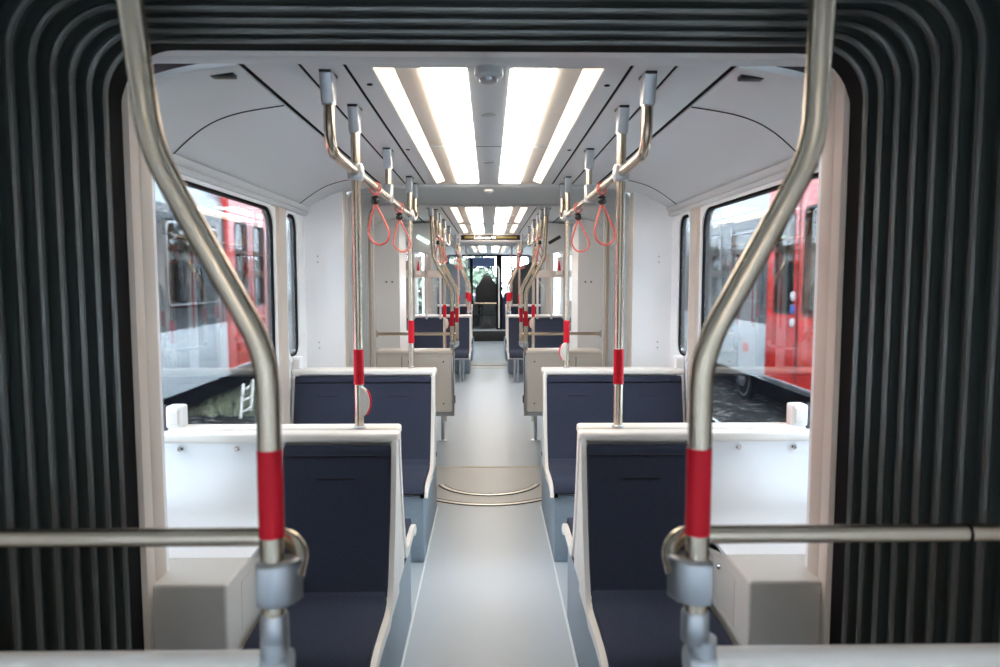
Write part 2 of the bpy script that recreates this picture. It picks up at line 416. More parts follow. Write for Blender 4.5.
for s in (-1, 1):
    for x, y in ((.40, 2.42), (.41, 3.62)):
        b = MB().lathe([(.010, 0), (.010, -.003)], (s*x, y, ZC), 'gap', n=12)
        tag(b.build('ceiling_screw'), 'dark %s ceiling screw %s the light trough' % ('nearer' if y < 3 else 'farther', 'left of' if s < 0 else 'right of'), 'screw')
    b = MB().box((s*.80, 2.26, 2.28), (s*.875, 2.30, 2.296), 'dark', .003)  # dark wedge added in place of the shadow at the panel seam
    tag(b.build('seam_shadow'), 'small dark wedge standing in for the panel seam shadow on the %s cove near the portal' % SIDE[s], 'latch')

# ------------------------------------------------------------------ handrails
def ceiling_bracket(p, x, y, z0=ZC, name='ceiling_bracket'):
    b = MB()
    b.prism([(x-.018, y-.05), (x+.018, y-.05), (x+.024, y+.03), (x-.024, y+.03)], z0-.008, z0, 'dark', 'z')
    b.prism([(y-.045, z0), (y+.028, z0), (y+.022, z0-.095), (y-.022, z0-.095)], x-.021, x+.021, 'cast', 'x', .006)
    b.lathe([(.0215, -.10), (.0215, -.07)], (x, y, z0), 'cast')
    return b.build(name, p)
def grab_pole(x, y, z0, label, red=(1.233, 1.371), clamp=None, button=None, group='straight grab poles', z1=ZC, nm='grab_pole'):
    t = thing(nm, label, 'grab pole', (x, y, z0), group)
    MB().tube([(x, y, z0), (x, y, z1-.02)], RT, 'steel').build('pole', t)
    MB().tube([(x, y, red[0]), (x, y, red[1])], RT+.0025, 'red', 18).build('red_sleeve', t)
    MB().lathe([(.023, 0), (.023, .006), (.019, .010)], (x, y, z0), 'cast').build('base_flange', t)
    ceiling_bracket(t, x, y, z1)
    if clamp:
        b = MB(); b.lathe([(.026, -.032), (.030, -.022), (.030, .022), (.026, .032)], (x, y, clamp), 'cast'); b.box((x-.03, y-.028, clamp-.03), (x+.03, y+.028, clamp+.03), 'cast', .012); b.build('clamp', t)
    if button:
        s = -1 if x < 0 else 1
        bb = MB()
        arc = [(x-s*(.004+.040*math.cos(a)), button+.062*math.sin(a)) for a in (-1.57+3.14*k/16 for k in range(17))]
        bb.prism(arc, y-.030, y+.006, 'grey_plastic', 'y', .005); bo = bb.build('stop_button', t); bo['label'] = 'grey half round stop button box on the pole'
        bb = MB(); pts = [(x-s*(.004+.041*math.cos(a)), y-.012, button+.063*math.sin(a)) for a in (-.9+1.7*k/12 for k in range(13))]
        bb.tube(pts, .006, 'red', 8); bb.build('red_rim', bo)
    return t
def overhead_rail(s, ya, yb, z, label, hangers=(), x=.515):
    t = thing('overhead_grab_rail', label, 'grab rail', (s*x, (ya+yb)/2, z), 'overhead grab rails')
    X = s*x
    MB().tube([(X, ya, ZC-.06), (X, ya, z+.005), (X, ya+.25, z), (X, yb-.12, z), (X, yb, z+.02), (X, yb, ZC-.06)], RT, 'steel', fil=.11).build('rail', t)
    ceiling_bracket(t, X, ya); ceiling_bracket(t, X, yb)
    for y in hangers:
        ceiling_bracket(t, X, y)
        b = MB(); b.tube([(X, y, z), (X, y, ZC-.06)], .015, 'steel'); b.prism([(y-.03, z-.022), (y+.03, z-.022), (y+.03, z+.02), (y+.018, z+.07), (y-.018, z+.07), (y-.03, z+.02)], X-.023, X+.023, 'cast', 'x', .008); b.build('hanger', t)
    return t
strap0 = None
def hang_strap(x, y, z, label, rot=0):
    """red cord loop with a black toggle, hanging from the overhead rail (z = rail centre)"""
    t = thing('hanging_strap', label, 'hanging strap', (x, y, z), 'hanging straps on the overhead rails'); 
    b = MB(); pts = [(x+.026*math.sin(a)*math.cos(.5), y+.026*math.sin(a)*math.sin(.5), z+.026*math.cos(a)-.003) for a in (2*math.pi*k/20 for k in range(20))]
    b.tube(pts, .0045, 'cord', 8, closed=True); b.tube([(x, y, z-.025), (x, y, z-.05)], .005, 'cord', 8); b.build('rail_wrap', t)
    b = MB(); b.lathe([(.008, -.075), (.019, -.067), (.020, -.055), (.015, -.048), (.019, -.040), (.008, -.032)], (x, y, z), 'dark', n=14); b.build('toggle', t)
    b = MB(); c, si = math.cos(rot), math.sin(rot)
    L = [(0, -.07), (-.012, -.10), (-.030, -.15), (-.047, -.20), (-.053, -.235), (-.044, -.27), (-.022, -.295), (.006, -.300), (.032, -.288), (.052, -.258), (.054, -.225), (.044, -.19), (.024, -.13), (.008, -.09)]
    # smooth closed loop
    P = []
    n = len(L)
    for k in range(n):
        p0, p1, p2, p3 = L[k-1], L[k], L[(k+1) % n], L[(k+2) % n]
        for j in range(4):
            u = j/4
            q = [.5*((2*p1[i])+(-p0[i]+p2[i])*u+(2*p0[i]-5*p1[i]+4*p2[i]-p3[i])*u*u+(-p0[i]+3*p1[i]-3*p2[i]+p3[i])*u**3) for i in (0, 1)]
            P.append((x+.92*q[0]*c-.08*(q[1]+.07), y+.92*q[0]*si, z-.07+.80*(q[1]+.07)))
    b.tube(P, .0052, 'cord', 8, closed=True); b.build('cord_loop', t)
    return t
ZR = 2.055
for s in (-1, 1):
    d = SIDE[s]
    X = s*.512
    overhead_rail(s, 2.30, 4.93, ZR, 'steel overhead grab rail with bent ends above the %s seats in the near coach' % d, (3.62,), .512)
    grab_pole(X, 2.74, 1.06, 'steel pole on the cap of the nearest %s seat pair, red sleeve' % d, clamp=ZR, button=1.165 if s < 0 else None)
    grab_pole(X, 4.60, 1.06, 'steel pole rising from the cap of the %s double bench' % d, clamp=ZR, red=(1.223, 1.372), button=1.165 if s > 0 else None)
    hang_strap(X, 3.20, ZR, 'red cord strap with black toggle, nearer one on the %s overhead rail' % d, .25*s)
    hang_strap(X, 4.05, ZR, 'red cord strap with black toggle, farther one on the %s overhead rail' % d, -.35*s)
    # further coach
    overhead_rail(s, 6.75, 8.9, ZR, 'far overhead rail on the %s just beyond the second gangway' % d, (7.9,), .505)
    grab_pole(s*.507, 8.0, .0, 'straight floor pole with stop button on the %s beyond the second gangway' % d, red=(1.206, 1.343), button=1.13, clamp=ZR)
    for y in (7.0, 7.5): hang_strap(s*.505, y, ZR, 'small red strap %s on the %s rail beyond the second gangway' % ('nearer' if y < 7.2 else 'farther', d), .5)
    overhead_rail(s, 10.7, 12.55, ZR, 'most distant overhead rail on the %s, near the far navy bench' % d, (), .505)
    for y in (10.95, 11.5, 12.1): hang_strap(s*.505, y, ZR, 'tiny distant red strap, %s on the %s far rail' % ({10.95: 'nearest', 11.5: 'middle', 12.1: 'last'}[y], d), .4)
    grab_pole(s*.505, 11.70, 1.06, 'distant pole standing on the cap of the far %s navy bench' % d, clamp=ZR)
    grab_pole(s*.45, 13.95, 1.09, 'distant straight pole by the cab on the %s' % d)

def bent_pole(s, y, zb, red, label, x0=.333, x1=.497, ztop=ZC, lean=.02):
    t = thing('bent_grab_pole', label, 'grab pole', (s*x0, y, zb), 'bent grab poles')
    MB().tube([(s*x0, y, zb), (s*x0, y, 1.535), (s*x1, y, 1.838), (s*(x1+lean), y, ztop-.03)], RT+.0005, 'steel', 20, fil=.055).build('pole', t)
    MB().tube([(s*x0, y, red[0]), (s*x0, y, red[1])], RT+.0015, 'red', 20).build('red_sleeve', t)
    ceiling_bracket(t, s*(x1+lean), y, ztop)
    MB().lathe([(.019, 0), (.0215, .004), (.0215, .048), (.019, .052)], (s*x0, y, zb), 'cast').build('base_collar', t)
    return t
def knee_rail(s, y, z, x0, x1, label, bracket=True):
    """bar that passes behind the pole and curls into a clamp"""
    t = thing('horizontal_grab_bar', label, 'grab bar', (s*(x0+x1)/2, y, z), 'horizontal bars over the partitions')
    yb = y+.045
    # the bar, curling round the aisle side of the pole, down into the clamp
    MB().tube([(s*x1, yb, z), (s*(x0+.03), yb, z), (s*(x0-.014), yb, z-.001), (s*(x0-.034), yb-.010, z-.020), (s*(x0-.030), y+.012, z-.05)], .0145, 'steel', 16, fil=.03).build('bar', t)
    b = MB(); zc = z-.052; kk = 1 if y < 2 else .55
    poly = [(s*(x0+.022), y-.012), (s*(x0+.017), y-.024), (s*(x0), y-.029), (s*(x0-.018), y-.024), (s*(x0-.034), y-.008), (s*(x0-.042), y+.014), (s*(x0-.034), y+.03), (s*x0, y+.028), (s*(x0+.022), y+.022)]
    poly = [(s*x0+(px-s*x0)*kk, y+(py-y)*kk) for px, py in poly] if kk < 1 else poly
    b.prism(poly, zc-.036*kk, zc+.032*kk, 'cast', 'z', .006*kk); b.build('clamp', t)
    if s > 0 and y < 2: MB().lathe([(.0160, -.002), (.0160, .002)], (s*.775, yb, z), 'gap', 'x').build('sleeve_joint', t)
    if bracket:
        MB().lathe([(.032, 0), (.032, -.008*s), (.022, -.012*s)], (s*x1, yb, z), 'cast', 'x').build('wall_flange', t)
    return t
for s in (-1, 1):
    d = SIDE[s]
    bent_pole(s, 1.05, 1.082, (1.256, 1.391), 'out of focus bent steel pole with red sleeve in the %s foreground' % d, x0=.333 if s < 0 else .322, x1=.494 if s < 0 else .482, lean=.045 if s < 0 else .012)
    knee_rail(s, 1.05, 1.238, .333 if s < 0 else .322, 1.02, 'horizontal steel bar clamped to the %s foreground pole' % d)
    bent_pole(s, 6.30, 1.02, (1.219, 1.354), 'bent steel pole at the aisle corner of the %s beige partition' % d)
    knee_rail(s, 6.30, 1.145, .333, 1.02, 'horizontal steel bar above the %s beige partition' % d)
    bent_pole(s, 7.2, .95, (1.198, 1.343), 'second bent steel pole just behind the %s beige partition' % d, x0=.33, x1=.49)
    bent_pole(s, 12.52, 1.02, (1.23, 1.38), 'distant bent pole with red sleeve on the %s near the cab' % d)
    bent_pole(s, 12.1, 1.02, (1.25, 1.40), 'distant bent pole just before the last gangway on the %s' % d, x0=.36)

# ------------------------------------------------------------------ seats
def smooth(P, n=5):
    out = []
    for k in range(len(P)-1):
        p0 = P[max(k-1, 0)]; p1 = P[k]; p2 = P[k+1]; p3 = P[min(k+2, len(P)-1)]
        for j in range(n):
            u = j/n; out.append(tuple(.5*((2*p1[i])+(-p0[i]+p2[i])*u+(2*p0[i]-5*p1[i]+4*p2[i]-p3[i])*u*u+(-p0[i]+3*p1[i]-3*p2[i]+p3[i])*u**3) for i in (0, 1)))
    return out+[P[-1]]
def offset(P, d):
    out = []
    for k in range(len(P)):
        a = P[max(k-1, 0)]; c = P[min(k+1, len(P)-1)]; tx, tz = c[0]-a[0], c[1]-a[1]; l = math.hypot(tx, tz) or 1
        out.append((P[k][0]+tz/l*d, P[k][1]-tx/l*d))
    return out
# side profile of a seat, u = distance in front of the cap, z height
BACK = smooth([(.012, 1.012), (.03, .93), (.055, .82), (.085, .70), (.135, .56), (.175, .475)])
PANF = smooth([(.175, .475), (.24, .452), (.36, .452), (.48, .447), (.55, .432), (.572, .402)])
TRIM = smooth([(.004, 1.03), (.02, .93), (.045, .82), (.075, .70), (.12, .57), (.165, .475), (.23, .425), (.36, .43), (.48, .432), (.565, .415), (.585, .385)])
def seat(s, yc, f, xa, xb, label, group, seats=1, trims=(0, 1), legs=False, cap_x=None, zs=0, under=True, shellback=.05):
    """yc = plane of the cap; f = -1 faces the camera, +1 faces away; xa = aisle edge, xb = window edge"""
    Y = lambda u: yc+f*u
    lo, hi = sorted((s*xa, s*xb))
    t = thing('bench_seat' if seats > 1 else 'single_seat', label, 'seat', (s*(xa+xb)/2, yc, 0), group)
    # backrest upholstery
    w = .022
    def dash(b):
        n = seats
        for k in range(n):
            cx = lo+(hi-lo)*(k+.5)/n; ww = .07
            # stitched dash and the headrest seam
            for (zz, x0, x1) in ((.895, cx-ww, cx+ww), (.978, lo+w, hi-w)):
                u = None
                for a, c in zip(BACK, BACK[1:]):
                    if a[1] >= zz >= c[1]: u = a[0]+(c[0]-a[0])*(a[1]-zz)/(a[1]-c[1]+1e-9)
                b.box((x0, Y(u+.028), zz+zs-.003), (x1, Y(u+.0335), zz+zs+.003), 'seam', .0005)
                
    # fabric: from the shell surface outwards (towards the sitter)
    def fab(P, d0, d1, l, h, bev, name, extra=None):
        A = offset(P, d0); C = offset(P, d1); b = MB()
        b.prism([(Y(a), z+zs) for a, z in A]+[(Y(a), z+zs) for a, z in C[::-1]], l, h, 'fabric', 'x', bev)
        if extra: extra(b)
        return b.build(name, t)
    fab(BACK, -.002, -.03, lo+w, hi-w, .010, 'backrest', dash)
    fab(PANF, -.002, -.042, lo+w, hi-w, .012, 'seat_cushion')
    # white shell behind the upholstery
    full = BACK+PANF[1:]
    b = MB(); A = offset(full, .0); C = offset(full, .02)
    b.prism([(Y(a), z+zs) for a, z in A]+[(Y(a), z+zs) for a, z in C[::-1]], lo+.012, hi-.012, 'white', 'x')
    b.build('seat_shell', t)
    for k in trims:
        x = (s*xa, s*xb)[k]; e = s if k == 0 else -s
        b = MB(); A = offset(TRIM, -.026 if k == 0 else -.012); C = offset(TRIM, .014)
        b.prism([(Y(a), z+zs) for a, z in A]+[(Y(a), z+zs) for a, z in C[::-1]], min(x, x+e*.020), max(x, x+e*.020), 'white', 'x', .005)
        b.build('side_trim', t)
    # solid white side cheek behind the trim, down to the podium
    b = MB(); poly = [(Y(-shellback), 1.03+zs), (Y(.004), 1.03+zs)]+[(Y(a), z+zs) for a, z in TRIM if z > .47 and a > .01]+[(Y(.15), .40+zs), (Y(-shellback), .40+zs)]
    b.prism(poly, min(s*(xa+.006), s*(xa+.03)), max(s*(xa+.006), s*(xa+.03)), 'white', 'x', .003); b.build('side_cheek', t)
    # cap
    cx = cap_x or (xa-.006, xb)
    c0, c1 = sorted((s*cx[0], s*cx[1])); y0, y1 = sorted((Y(-shellback), Y(.026)))
    MB().box((c0, y0, 1.022+zs), (c1, y1, 1.060+zs), 'white', .012, 3).build('top_cap', t)
    b = MB(); b.box((lo+.012, Y(-shellback), .42+zs), (hi-.012, Y(-shellback+.012), 1.03+zs), 'white', .002); b.build('back_panel', t)
    if legs:
        for u in (.42, .54):
            b = MB(); xx = s*(xa+.16 - (.54-u)*.4)
            b.tube([(xx, Y(u), .0), (xx, Y(u), .38+zs)], .019, 'cast'); b.lathe([(.045, 0), (.045, .008), (.02, .016)], (xx, Y(u), 0), 'cast'); b.build('leg', t)
        MB().box((lo+.02, Y(.12), .375+zs), (hi-.02, Y(.56), .40+zs), 'cast', .006).build('seat_frame', t)
    return t
def podium(s, y0, y1, label, x=.378, h=.395):
    b = MB(); b.box((s*x, y0, 0), (s*1.279, y1, h), 'podium', .008); o = tag(b.build('seat_podium'), label, 'podium')
    b = MB(); b.box((s*(x-.003), y0-.002, h-.012), (s*(x+.02), y1, h+.012), 'black', .002); b.build('black_edging', o)
for s in (-1, 1):
    d = SIDE[s]
    podium(s, 2.19, 3.28, 'blue grey vinyl podium under the nearest %s back to back seats' % d)
    podium(s, 3.954, 4.94, 'blue grey vinyl podium under the %s double bench facing the camera' % d)
    seat(s, 2.66, -1, .352, .80, 'nearest %s single seat with dark navy back facing the camera' % d, 'navy seats of the near coach', cap_x=(.346, 1.27), shellback=.045)
    seat(s, 2.80, 1, .362, 1.265, 'bench behind the nearest %s single seat, facing away' % d, 'navy seats of the near coach', 2, cap_x=(.356, 1.27), shellback=.065)
    seat(s, 4.53, -1, .352, 1.27, '%s navy double bench facing the camera against the second gangway' % d, 'navy seats of the near coach', 2, cap_x=(.346, 1.275), shellback=.10)
    # far coach
    seat(s, 11.6, -1, .30, 1.26, 'far %s navy double bench on slim legs facing the camera' % d, 'distant navy benches', 2, legs=True, zs=-.02, shellback=.06)
    seat(s, 11.72, 1, .30, 1.26, 'far %s bench facing away, backed onto the bench on slim legs' % d, 'distant navy benches', 2, legs=False, zs=-.02, shellback=.05)
    podium(s, 12.0, 12.6, 'small distant podium under the far %s bench facing away' % d, x=.33, h=.36)
    podium(s, 13.9, 15.5, 'distant podium beyond the last gangway on the %s' % d, x=.33, h=.36)
    seat(s, 14.4, -1, .34, 1.26, 'last %s navy bench before the cab, facing the camera' % d, 'distant navy benches', 2, zs=.05)

# wheel housings and moulded side panels beside the nearest seats
def wheel_housing(s):
    d = SIDE[s]
    t = thing('wheel_housing', 'grey moulded box beside the nearest %s seat with small lock' % d, 'equipment box', (s*1.0, 2.3, 0))
    b = MB()
    b.prism([(2.09, .38), (2.09, .71), (2.56, .71), (2.56, .38)], *sorted((s*.806, s*1.06)), 'grey_plastic', 'x')
    bb = MB(); bb.box((s*.806, 2.09, .39), (s*1.05, 2.60, .712), 'grey_plastic', .012, 3); b.bm.free(); bb.box((s*1.03, 2.12, .39), (s*1.27, 2.60, .711), 'grey_plastic', .012, 3); bb.build('housing', t)
    # flush hatch on the seat side with lock
    x = s*.806
    b = MB(); b.plate(rrect(2.215, 2.44, .50, .665, .008), [rrect(2.218, 2.437, .503, .662, .006)], x-s*.0012, x+s*.004, 'beige'); b.build('hatch', t)
    MB().lathe([(.010, 0), (.010, -s*.006), (.006, -s*.010)], (x, 2.36, .645), 'chrome', 'x').build('lock', t)
    return t
def moulded_panel(s):
    d = SIDE[s]
    t = thing('moulded_side_panel', 'white curved panel with two chrome studs between the nearest %s seat and the window' % d, 'side panel', (s*1.03, 2.6, .7))
    P = smooth([(2.655, 1.03), (2.65, .95), (2.63, .88), (2.60, .82), (2.565, .765), (2.50, .728), (2.40, .715), (2.30, .713)])
    Q = offset(P, -.0) ; b = MB()
    b.prism(P+[(2.30, .709), (2.72, .60), (2.72, 1.03)], *sorted((s*.806, s*1.275)), 'wall', 'x', .003); b.build('panel', t)
    for x in (.965, 1.18):
        MB().lathe([(.011, 0), (.011, -.006), (.006, -.012)], (s*x, 2.652, .998), 'chrome', 'y', 14).build('stud', t)
    return t
for s in (-1, 1): wheel_housing(s); moulded_panel(s)

# control boxes on the sills
for s in (-1, 1):
    d = SIDE[s]
    for (y, z, l) in ((2.78, 1.10, 'beside the near %s window above the seat cap'), (4.56, 1.095, 'under the small %s window')):
        t = thing('sill_box', 'small white box ' + l % d, 'control box', (s*1.25, y, z))
        MB().box((s*1.215, y-.03, z-.045), (s*1.279, y+.035, z+.045), 'wall', .01, 3).build('housing', t)
        MB().box((s*1.225, y-.036, z-.03), (s*1.268, y-.028, z+.03), 'white', .006, 3).build('cover', t)

# partitions
def near_partition(s):
    d = SIDE[s]
    t = thing('white_partition', 'blurred white partition with round top rail along the bottom %s edge' % d, 'partition', (s*.7, 1.05, 0))
    y = 1.05; x0 = .345
    MB().tube([(s*x0, y, 1.048), (s*1.02, y, 1.048)], .024, 'white', 20).build('top_rail', t)
    MB().box((s*.34, y-.012, .12), (s*1.02, y+.012, 1.05), 'wall', .004).build('panel', t)
    b = MB(); b.tube([(s*(x0-.036), y, 1.048), (s*(x0+.006), y, 1.048)], .026, 'cast', 20); b.lathe([(.022, 0), (.022, .03)], (s*.333, y, 1.06), 'cast'); b.build('end_fitting', t)
    MB().tube([(s*.33, y, .0), (s*.33, y, 1.03)], .018, 'steel').build('post', t)
def far_partition(s):
    d = SIDE[s]
    t = thing('beige_partition', 'beige seat back partition with white top just past the second gangway, %s side' % d, 'partition', (s*.68, 6.33, 0))
    MB().box((s*.34, 6.255, .44), (s*1.015, 6.41, .955), 'part', .012, 3).build('panel', t)
    MB().box((s*.335, 6.24, .965), (s*1.018, 6.50, 1.0), 'white', .012, 3).build('top_cap', t)
    MB().box((s*.34, 6.25, .945), (s*1.015, 6.44, .967), 'white', .004).build('lip', t)
    for x in (.78,): MB().box((s*x, 6.252, .45), (s*(x+.005), 6.257, .945), 'gap', 0).build('panel_joint', t)
    for x, z in ((.41, .90), (.41, .52), (.72, .90), (.95, .52)):
        MB().lathe([(.007, 0), (.007, -.004)], (s*x, 6.255, z), 'dark', 'y', 10).build('screw', t)
    b = MB(); b.box((s*.325, 6.27, .40), (s*.345, 6.62, .955), 'cast', .006); b.build('side_plate', t)
    MB().box((s*.345, 6.30, .395), (s*.95, 7.0, .435), 'cast', .01).build('seat_frame', t)
    MB().box((s*.35, 6.45, .43), (s*1.0, 7.02, .50), 'fabric', .02, 3).build('seat_cushion', t)
    MB().box((s*.31, 6.38, .50), (s*.33, 6.43, .57), 'dark', .006).build('latch', t)
    b = MB(); b.tube([(s*.47, 7.02, 0), (s*.47, 7.02, .40)], .018, 'cast'); b.lathe([(.045, 0), (.045, .008), (.02, .016)], (s*.47, 7.02, 0), 'cast'); b.build('leg', t)
    b = MB(); b.tube([(s*.333, 6.30, .40), (s*.333, 6.30, 1.02)], .018, 'steel'); b.build('post', t)
    b = MB(); b.tube([(s*.33, 7.2, .955), (s*.36, 7.0, .95), (s*.38, 6.5, .975)], .014, 'cast', fil=.05); b.build('arm_bracket', t)
for s in (-1, 1): near_partition(s); far_partition(s)

# things of the second coach
for s in (-1, 1):
    d = SIDE[s]
    # tall cabinet ahead of the doors
    t = thing('door_cabinet', 'tall white cabinet panel behind the horizontal bar, %s side' % d, 'cabinet', (s*1.05, 7.3, 0))
    b = MB(); b.prism([(s*.915, .01), (s*1.225, .01)]+[(s*x, z-.004) for x, z in COVE if 1 < x < 1.225]+[(s*.94, 2.24), (s*.915, 2.2)], 7.2, 7.75, 'wall', 'y'); b.build('body', t)
    MB().box((s*1.165, 7.19, .05), (s*1.175, 7.205, 2.15), 'grey_plastic', .002).build('edge_strip', t)
    for x in (.99, 1.05): MB().lathe([(.009, 0), (.009, -.004)], (s*x, 7.2, 1.61), 'dark', 'y', 10).build('screw', t)
    # draught screen
    t = thing('draught_screen', 'glass draught screen with beige crossbar in front of the far %s bench' % d, 'draught screen', (s*1.0, 10.6, 0))
    b = MB(); b.box((s*.70, 10.6, 1.655), (s*1.275, 10.63, 1.765), 'beige', .004)
    b.build('crossbar', t)
    for x in (.72, .93, 1.12): MB().box((s*x, 10.6, 1.03), (s*(x+.03), 10.63, 1.66 if x < .9 else 2.05), 'grey_plastic', .004).build('upright', t)
    MB().box((s*.73, 10.612, 1.04), (s*1.26, 10.618, 1.655), 'glass').build('glass_pane', t)
    b = MB(); b.box((s*1.18, 10.60, 1.76), (s*1.215, 10.62, 2.0), 'red', .004); b.build('red_strip', t)
    # sliding door leaf edges with red strips
    t = thing('sliding_door', 'pale glazed double door with red edge strips on the %s' % d, 'door', (s*1.26, 9.0, 0))
    for y in (8.05, 9.03):
        b = MB(); b.plate(rrect(y, y+.96, .02, 2.10, .02), [rrect(y+.10, y+.86, .35, 2.0, .08)], s*1.20, s*1.24, 'door_in'); lf = b.build('door_leaf', t)
        MB().plate(rrect(y+.10, y+.86, .35, 2.0, .08), [], s*1.216, s*1.222, 'glass').build('door_glass', lf)
        MB().box((s*1.185, y+.93, 1.0), (s*1.20, y+.955, 2.0), 'red', .003).build('red_edge', lf)
    t = thing('emergency_handle', 'small red emergency handle high on the %s wall by the draught screen' % d, 'handle', (s*1.05, 9.9, 1.8))
    MB().box((s*1.02, 10.585, 1.70), (s*1.11, 10.60, 1.97), 'white', .004).build('plate', t)
    MB().prism([(s*1.045, 1.76), (s*1.085, 1.76), (s*1.062, 1.90), (s*1.05, 1.90)], 10.565, 10.586, 'red', 'y').build('lever', t)
    # cove display
    t = thing('cove_display', 'angled %s on the %s cove beyond the second gangway' % ('lit pale green exit display' if s < 0 else 'white display box with dark slot', d), 'display', (s*.8, 8.1, 2.1))
    b = MB(); b.prism([(s*.62, 2.285), (s*.60, 2.06), (s*.70, 1.93), (s*.90, 1.96), (s*1.0, 2.10), (s*.95, 2.26)], 8.05, 8.45, 'ceil', 'y', .01); b.build('housing', t)
    b = MB(); b.prism([(s*.675, 2.02), (s*.70, 2.055), (s*.835, 2.145), (s*.82, 2.10)] if 0 else [(s*.69, 2.028), (s*.825, 2.105), (s*.81, 2.14), (s*.675, 2.062)], 8.035, 8.055, 'exit' if s < 0 else 'dark', 'y'); b.build('screen', t)

# black destination display
t = thing('destination_display', 'black hanging display with warm lettering across the aisle ceiling', 'display', (0, 10.3, 2.25))
MB().box((-.44, 10.3, 2.185), (.485, 10.36, 2.297), 'white', .006).build('housing', t)
MB().box((-.407, 10.292, 2.203), (.455, 10.302, 2.276), 'dark', .002).build('screen', t)
MB().box((-.36, 10.288, 2.225), (-.22, 10.293, 2.256), 'led', .001).build('led_band', t)
MB().box((.10, 10.288, 2.225), (.41, 10.293, 2.256), 'led', .001).build('led_band', t)
tx = bpy.data.curves.new('lettering', 'FONT'); tx.body = 'Lutherans V1'; tx.size = .058; tx.extrude = .002; tx.align_x = 'LEFT'
to = bpy.data.objects.new('lettering', tx); COL.objects.link(to)
dg = bpy.context.evaluated_depsgraph_get(); me = bpy.data.meshes.new_from_object(to.evaluated_get(dg)); bpy.data.objects.remove(to)
me.materials.clear(); me.materials.append(M['ledtext']); xs = [v.co.x for v in me.vertices]; k = .30/(max(xs)-min(xs))
me.transform(Matrix.Scale(k, 4, (1, 0, 0)))
to = bpy.data.objects.new('lettering', me); COL.objects.link(to); to.parent = t; to.matrix_parent_inverse = Matrix.Translation(-t.location)
to.rotation_euler = (math.pi/2, 0, 0); to.location = (-.215, 10.289, 2.219)

# ------------------------------------------------------------------ cab
for s in (-1, 1):
    d = SIDE[s]
    t = thing('cab_partition', ('slate blue partition panel before the cab on the left' if s < 0 else 'dark partition panel before the cab on the right'), 'partition', (s*.65, 15.6, 0))
    MB().prism([(s*.50, .9), (s*1.2, .9), (s*1.2, 1.93), (s*.85, 1.97), (s*.55, 1.86), (s*.50, 1.8)], 15.55, 15.6, 'cabpanel' if s < 0 else 'dark', 'y', .004).build('panel', t)
    MB().box((s*.49, 15.54, 0), (s*1.25, 15.61, .9), 'wall', .004).build('lower_panel', t)
    MB().box((s*.48, 15.54, .90), (s*1.25, 15.62, .94), 'white', .004).build('rail', t)
for i, (z, m, l) in enumerate(((.0, 'darkblue', ''),)):
    t = thing('cab_step', 'dark platform step at the far end of the aisle', 'step', (0, 18.6, 0))
    MB().box((-.9, 18.2, 0), (.9, 20.4, .30), 'dark', .01).build('platform', t)
    MB().box((-.9, 18.19, .27), (.9, 18.21, .31), 'cast', .003).build('nosing', t)
t = thing('driver_seat', 'tall black driver seat silhouetted in front of the windscreen', 'driver seat', (-.06, 19.0, .3))
MB().box((-.36, 18.75, .70), (.24, 19.35, .90), 'dark', .06, 4).build('seat_cushion', t)
b = MB(); b.prism([(-.37, .80), (.27, .80), (.27, 1.42), (.10, 1.56), (.06, 1.72), (-.16, 1.72), (-.20, 1.56), (-.37, 1.40)], 18.75, 18.88, 'dark', 'y', .03); b.build('backrest', t)
MB().lathe([(.26, 0), (.20, .05), (.10, .12), (.08, .42)], (-.06, 19.05, .30), 'dark').build('pedestal', t)
t = thing('cab_desk', 'black dashboard console behind the driver seat', 'dashboard', (0, 19.9, .3))
MB().prism([(19.55, .29), (20.25, .3), (20.25, 1.2), (19.85, 1.15), (19.55, .95)], -1.1, 1.1, 'dark', 'x', .02).build('console', t)
t = thing('cab_door_frame', 'black door post with pale grab handle at the cab doorway', 'door frame', (.25, 18.3, 0))
MB().box((.19, 18.28, .30), (.34, 18.34, 2.25), 'black', .006).build('post', t)
MB().tube([(.26, 18.25, .35), (.26, 18.25, 1.90), (.20, 18.25, 1.97)], .018, 'white', fil=.04).build('grab_handle', t)
MB().tube([(-.38, 18.3, .99), (.22, 18.3, .99)], .02, 'steel').build('crossbar', t)
MB().box((-.42, 18.31, .34), (.20, 18.325, .97), 'glass_dark', 0).build('glass_panel', t)
MB().box((-.50, 18.28, .30), (-.42, 18.34, 2.17), 'black', .006).build('side_post', t)
t = thing('cab_blue_panel', 'dark blue equipment panel right of the cab doorway', 'panel', (.5, 18.4, 0))
MB().box((.32, 18.4, .30), (.75, 18.45, 1.15), 'darkblue', .01).build('panel', t)
MB().box((.40, 18.37, 1.05), (.55, 18.42, 1.28), 'darkblue', .02).build('monitor', t)
# windscreen wall
b = MB(); b.plate([(-1.35, 0), (1.35, 0), (1.35, 2.4), (-1.35, 2.4)], [rrect(-1.15, 1.15, 1.0, 2.27, .08)], 20.55, 20.62, 'dark', 'y'); struct(b.build('wall_front'))
b = MB(); b.plate(rrect(-1.16, 1.16, .99, 2.28, .08), [], 20.58, 20.586, 'glass', 'y'); struct(b.build('window_%d' % (WN[0]+1)))
b = MB(); b.box((-1.35, 18.1, 2.33), (1.35, 20.6, 2.38), 'ceil', 0); struct(b.build('ceiling'))
tag(MB().box((-.62, 20.50, 1.975), (.18, 20.53, 2.25), 'blind', .003).build('sun_blind'), 'blue grey sun blind across the top of the windscreen', 'sun blind')
tag(MB().box((-1.14, 20.50, 1.925), (1.14, 20.54, 1.965), 'darkblue', .003).build('sun_visor_bar'), 'dark horizontal bar across the windscreen', 'bar')

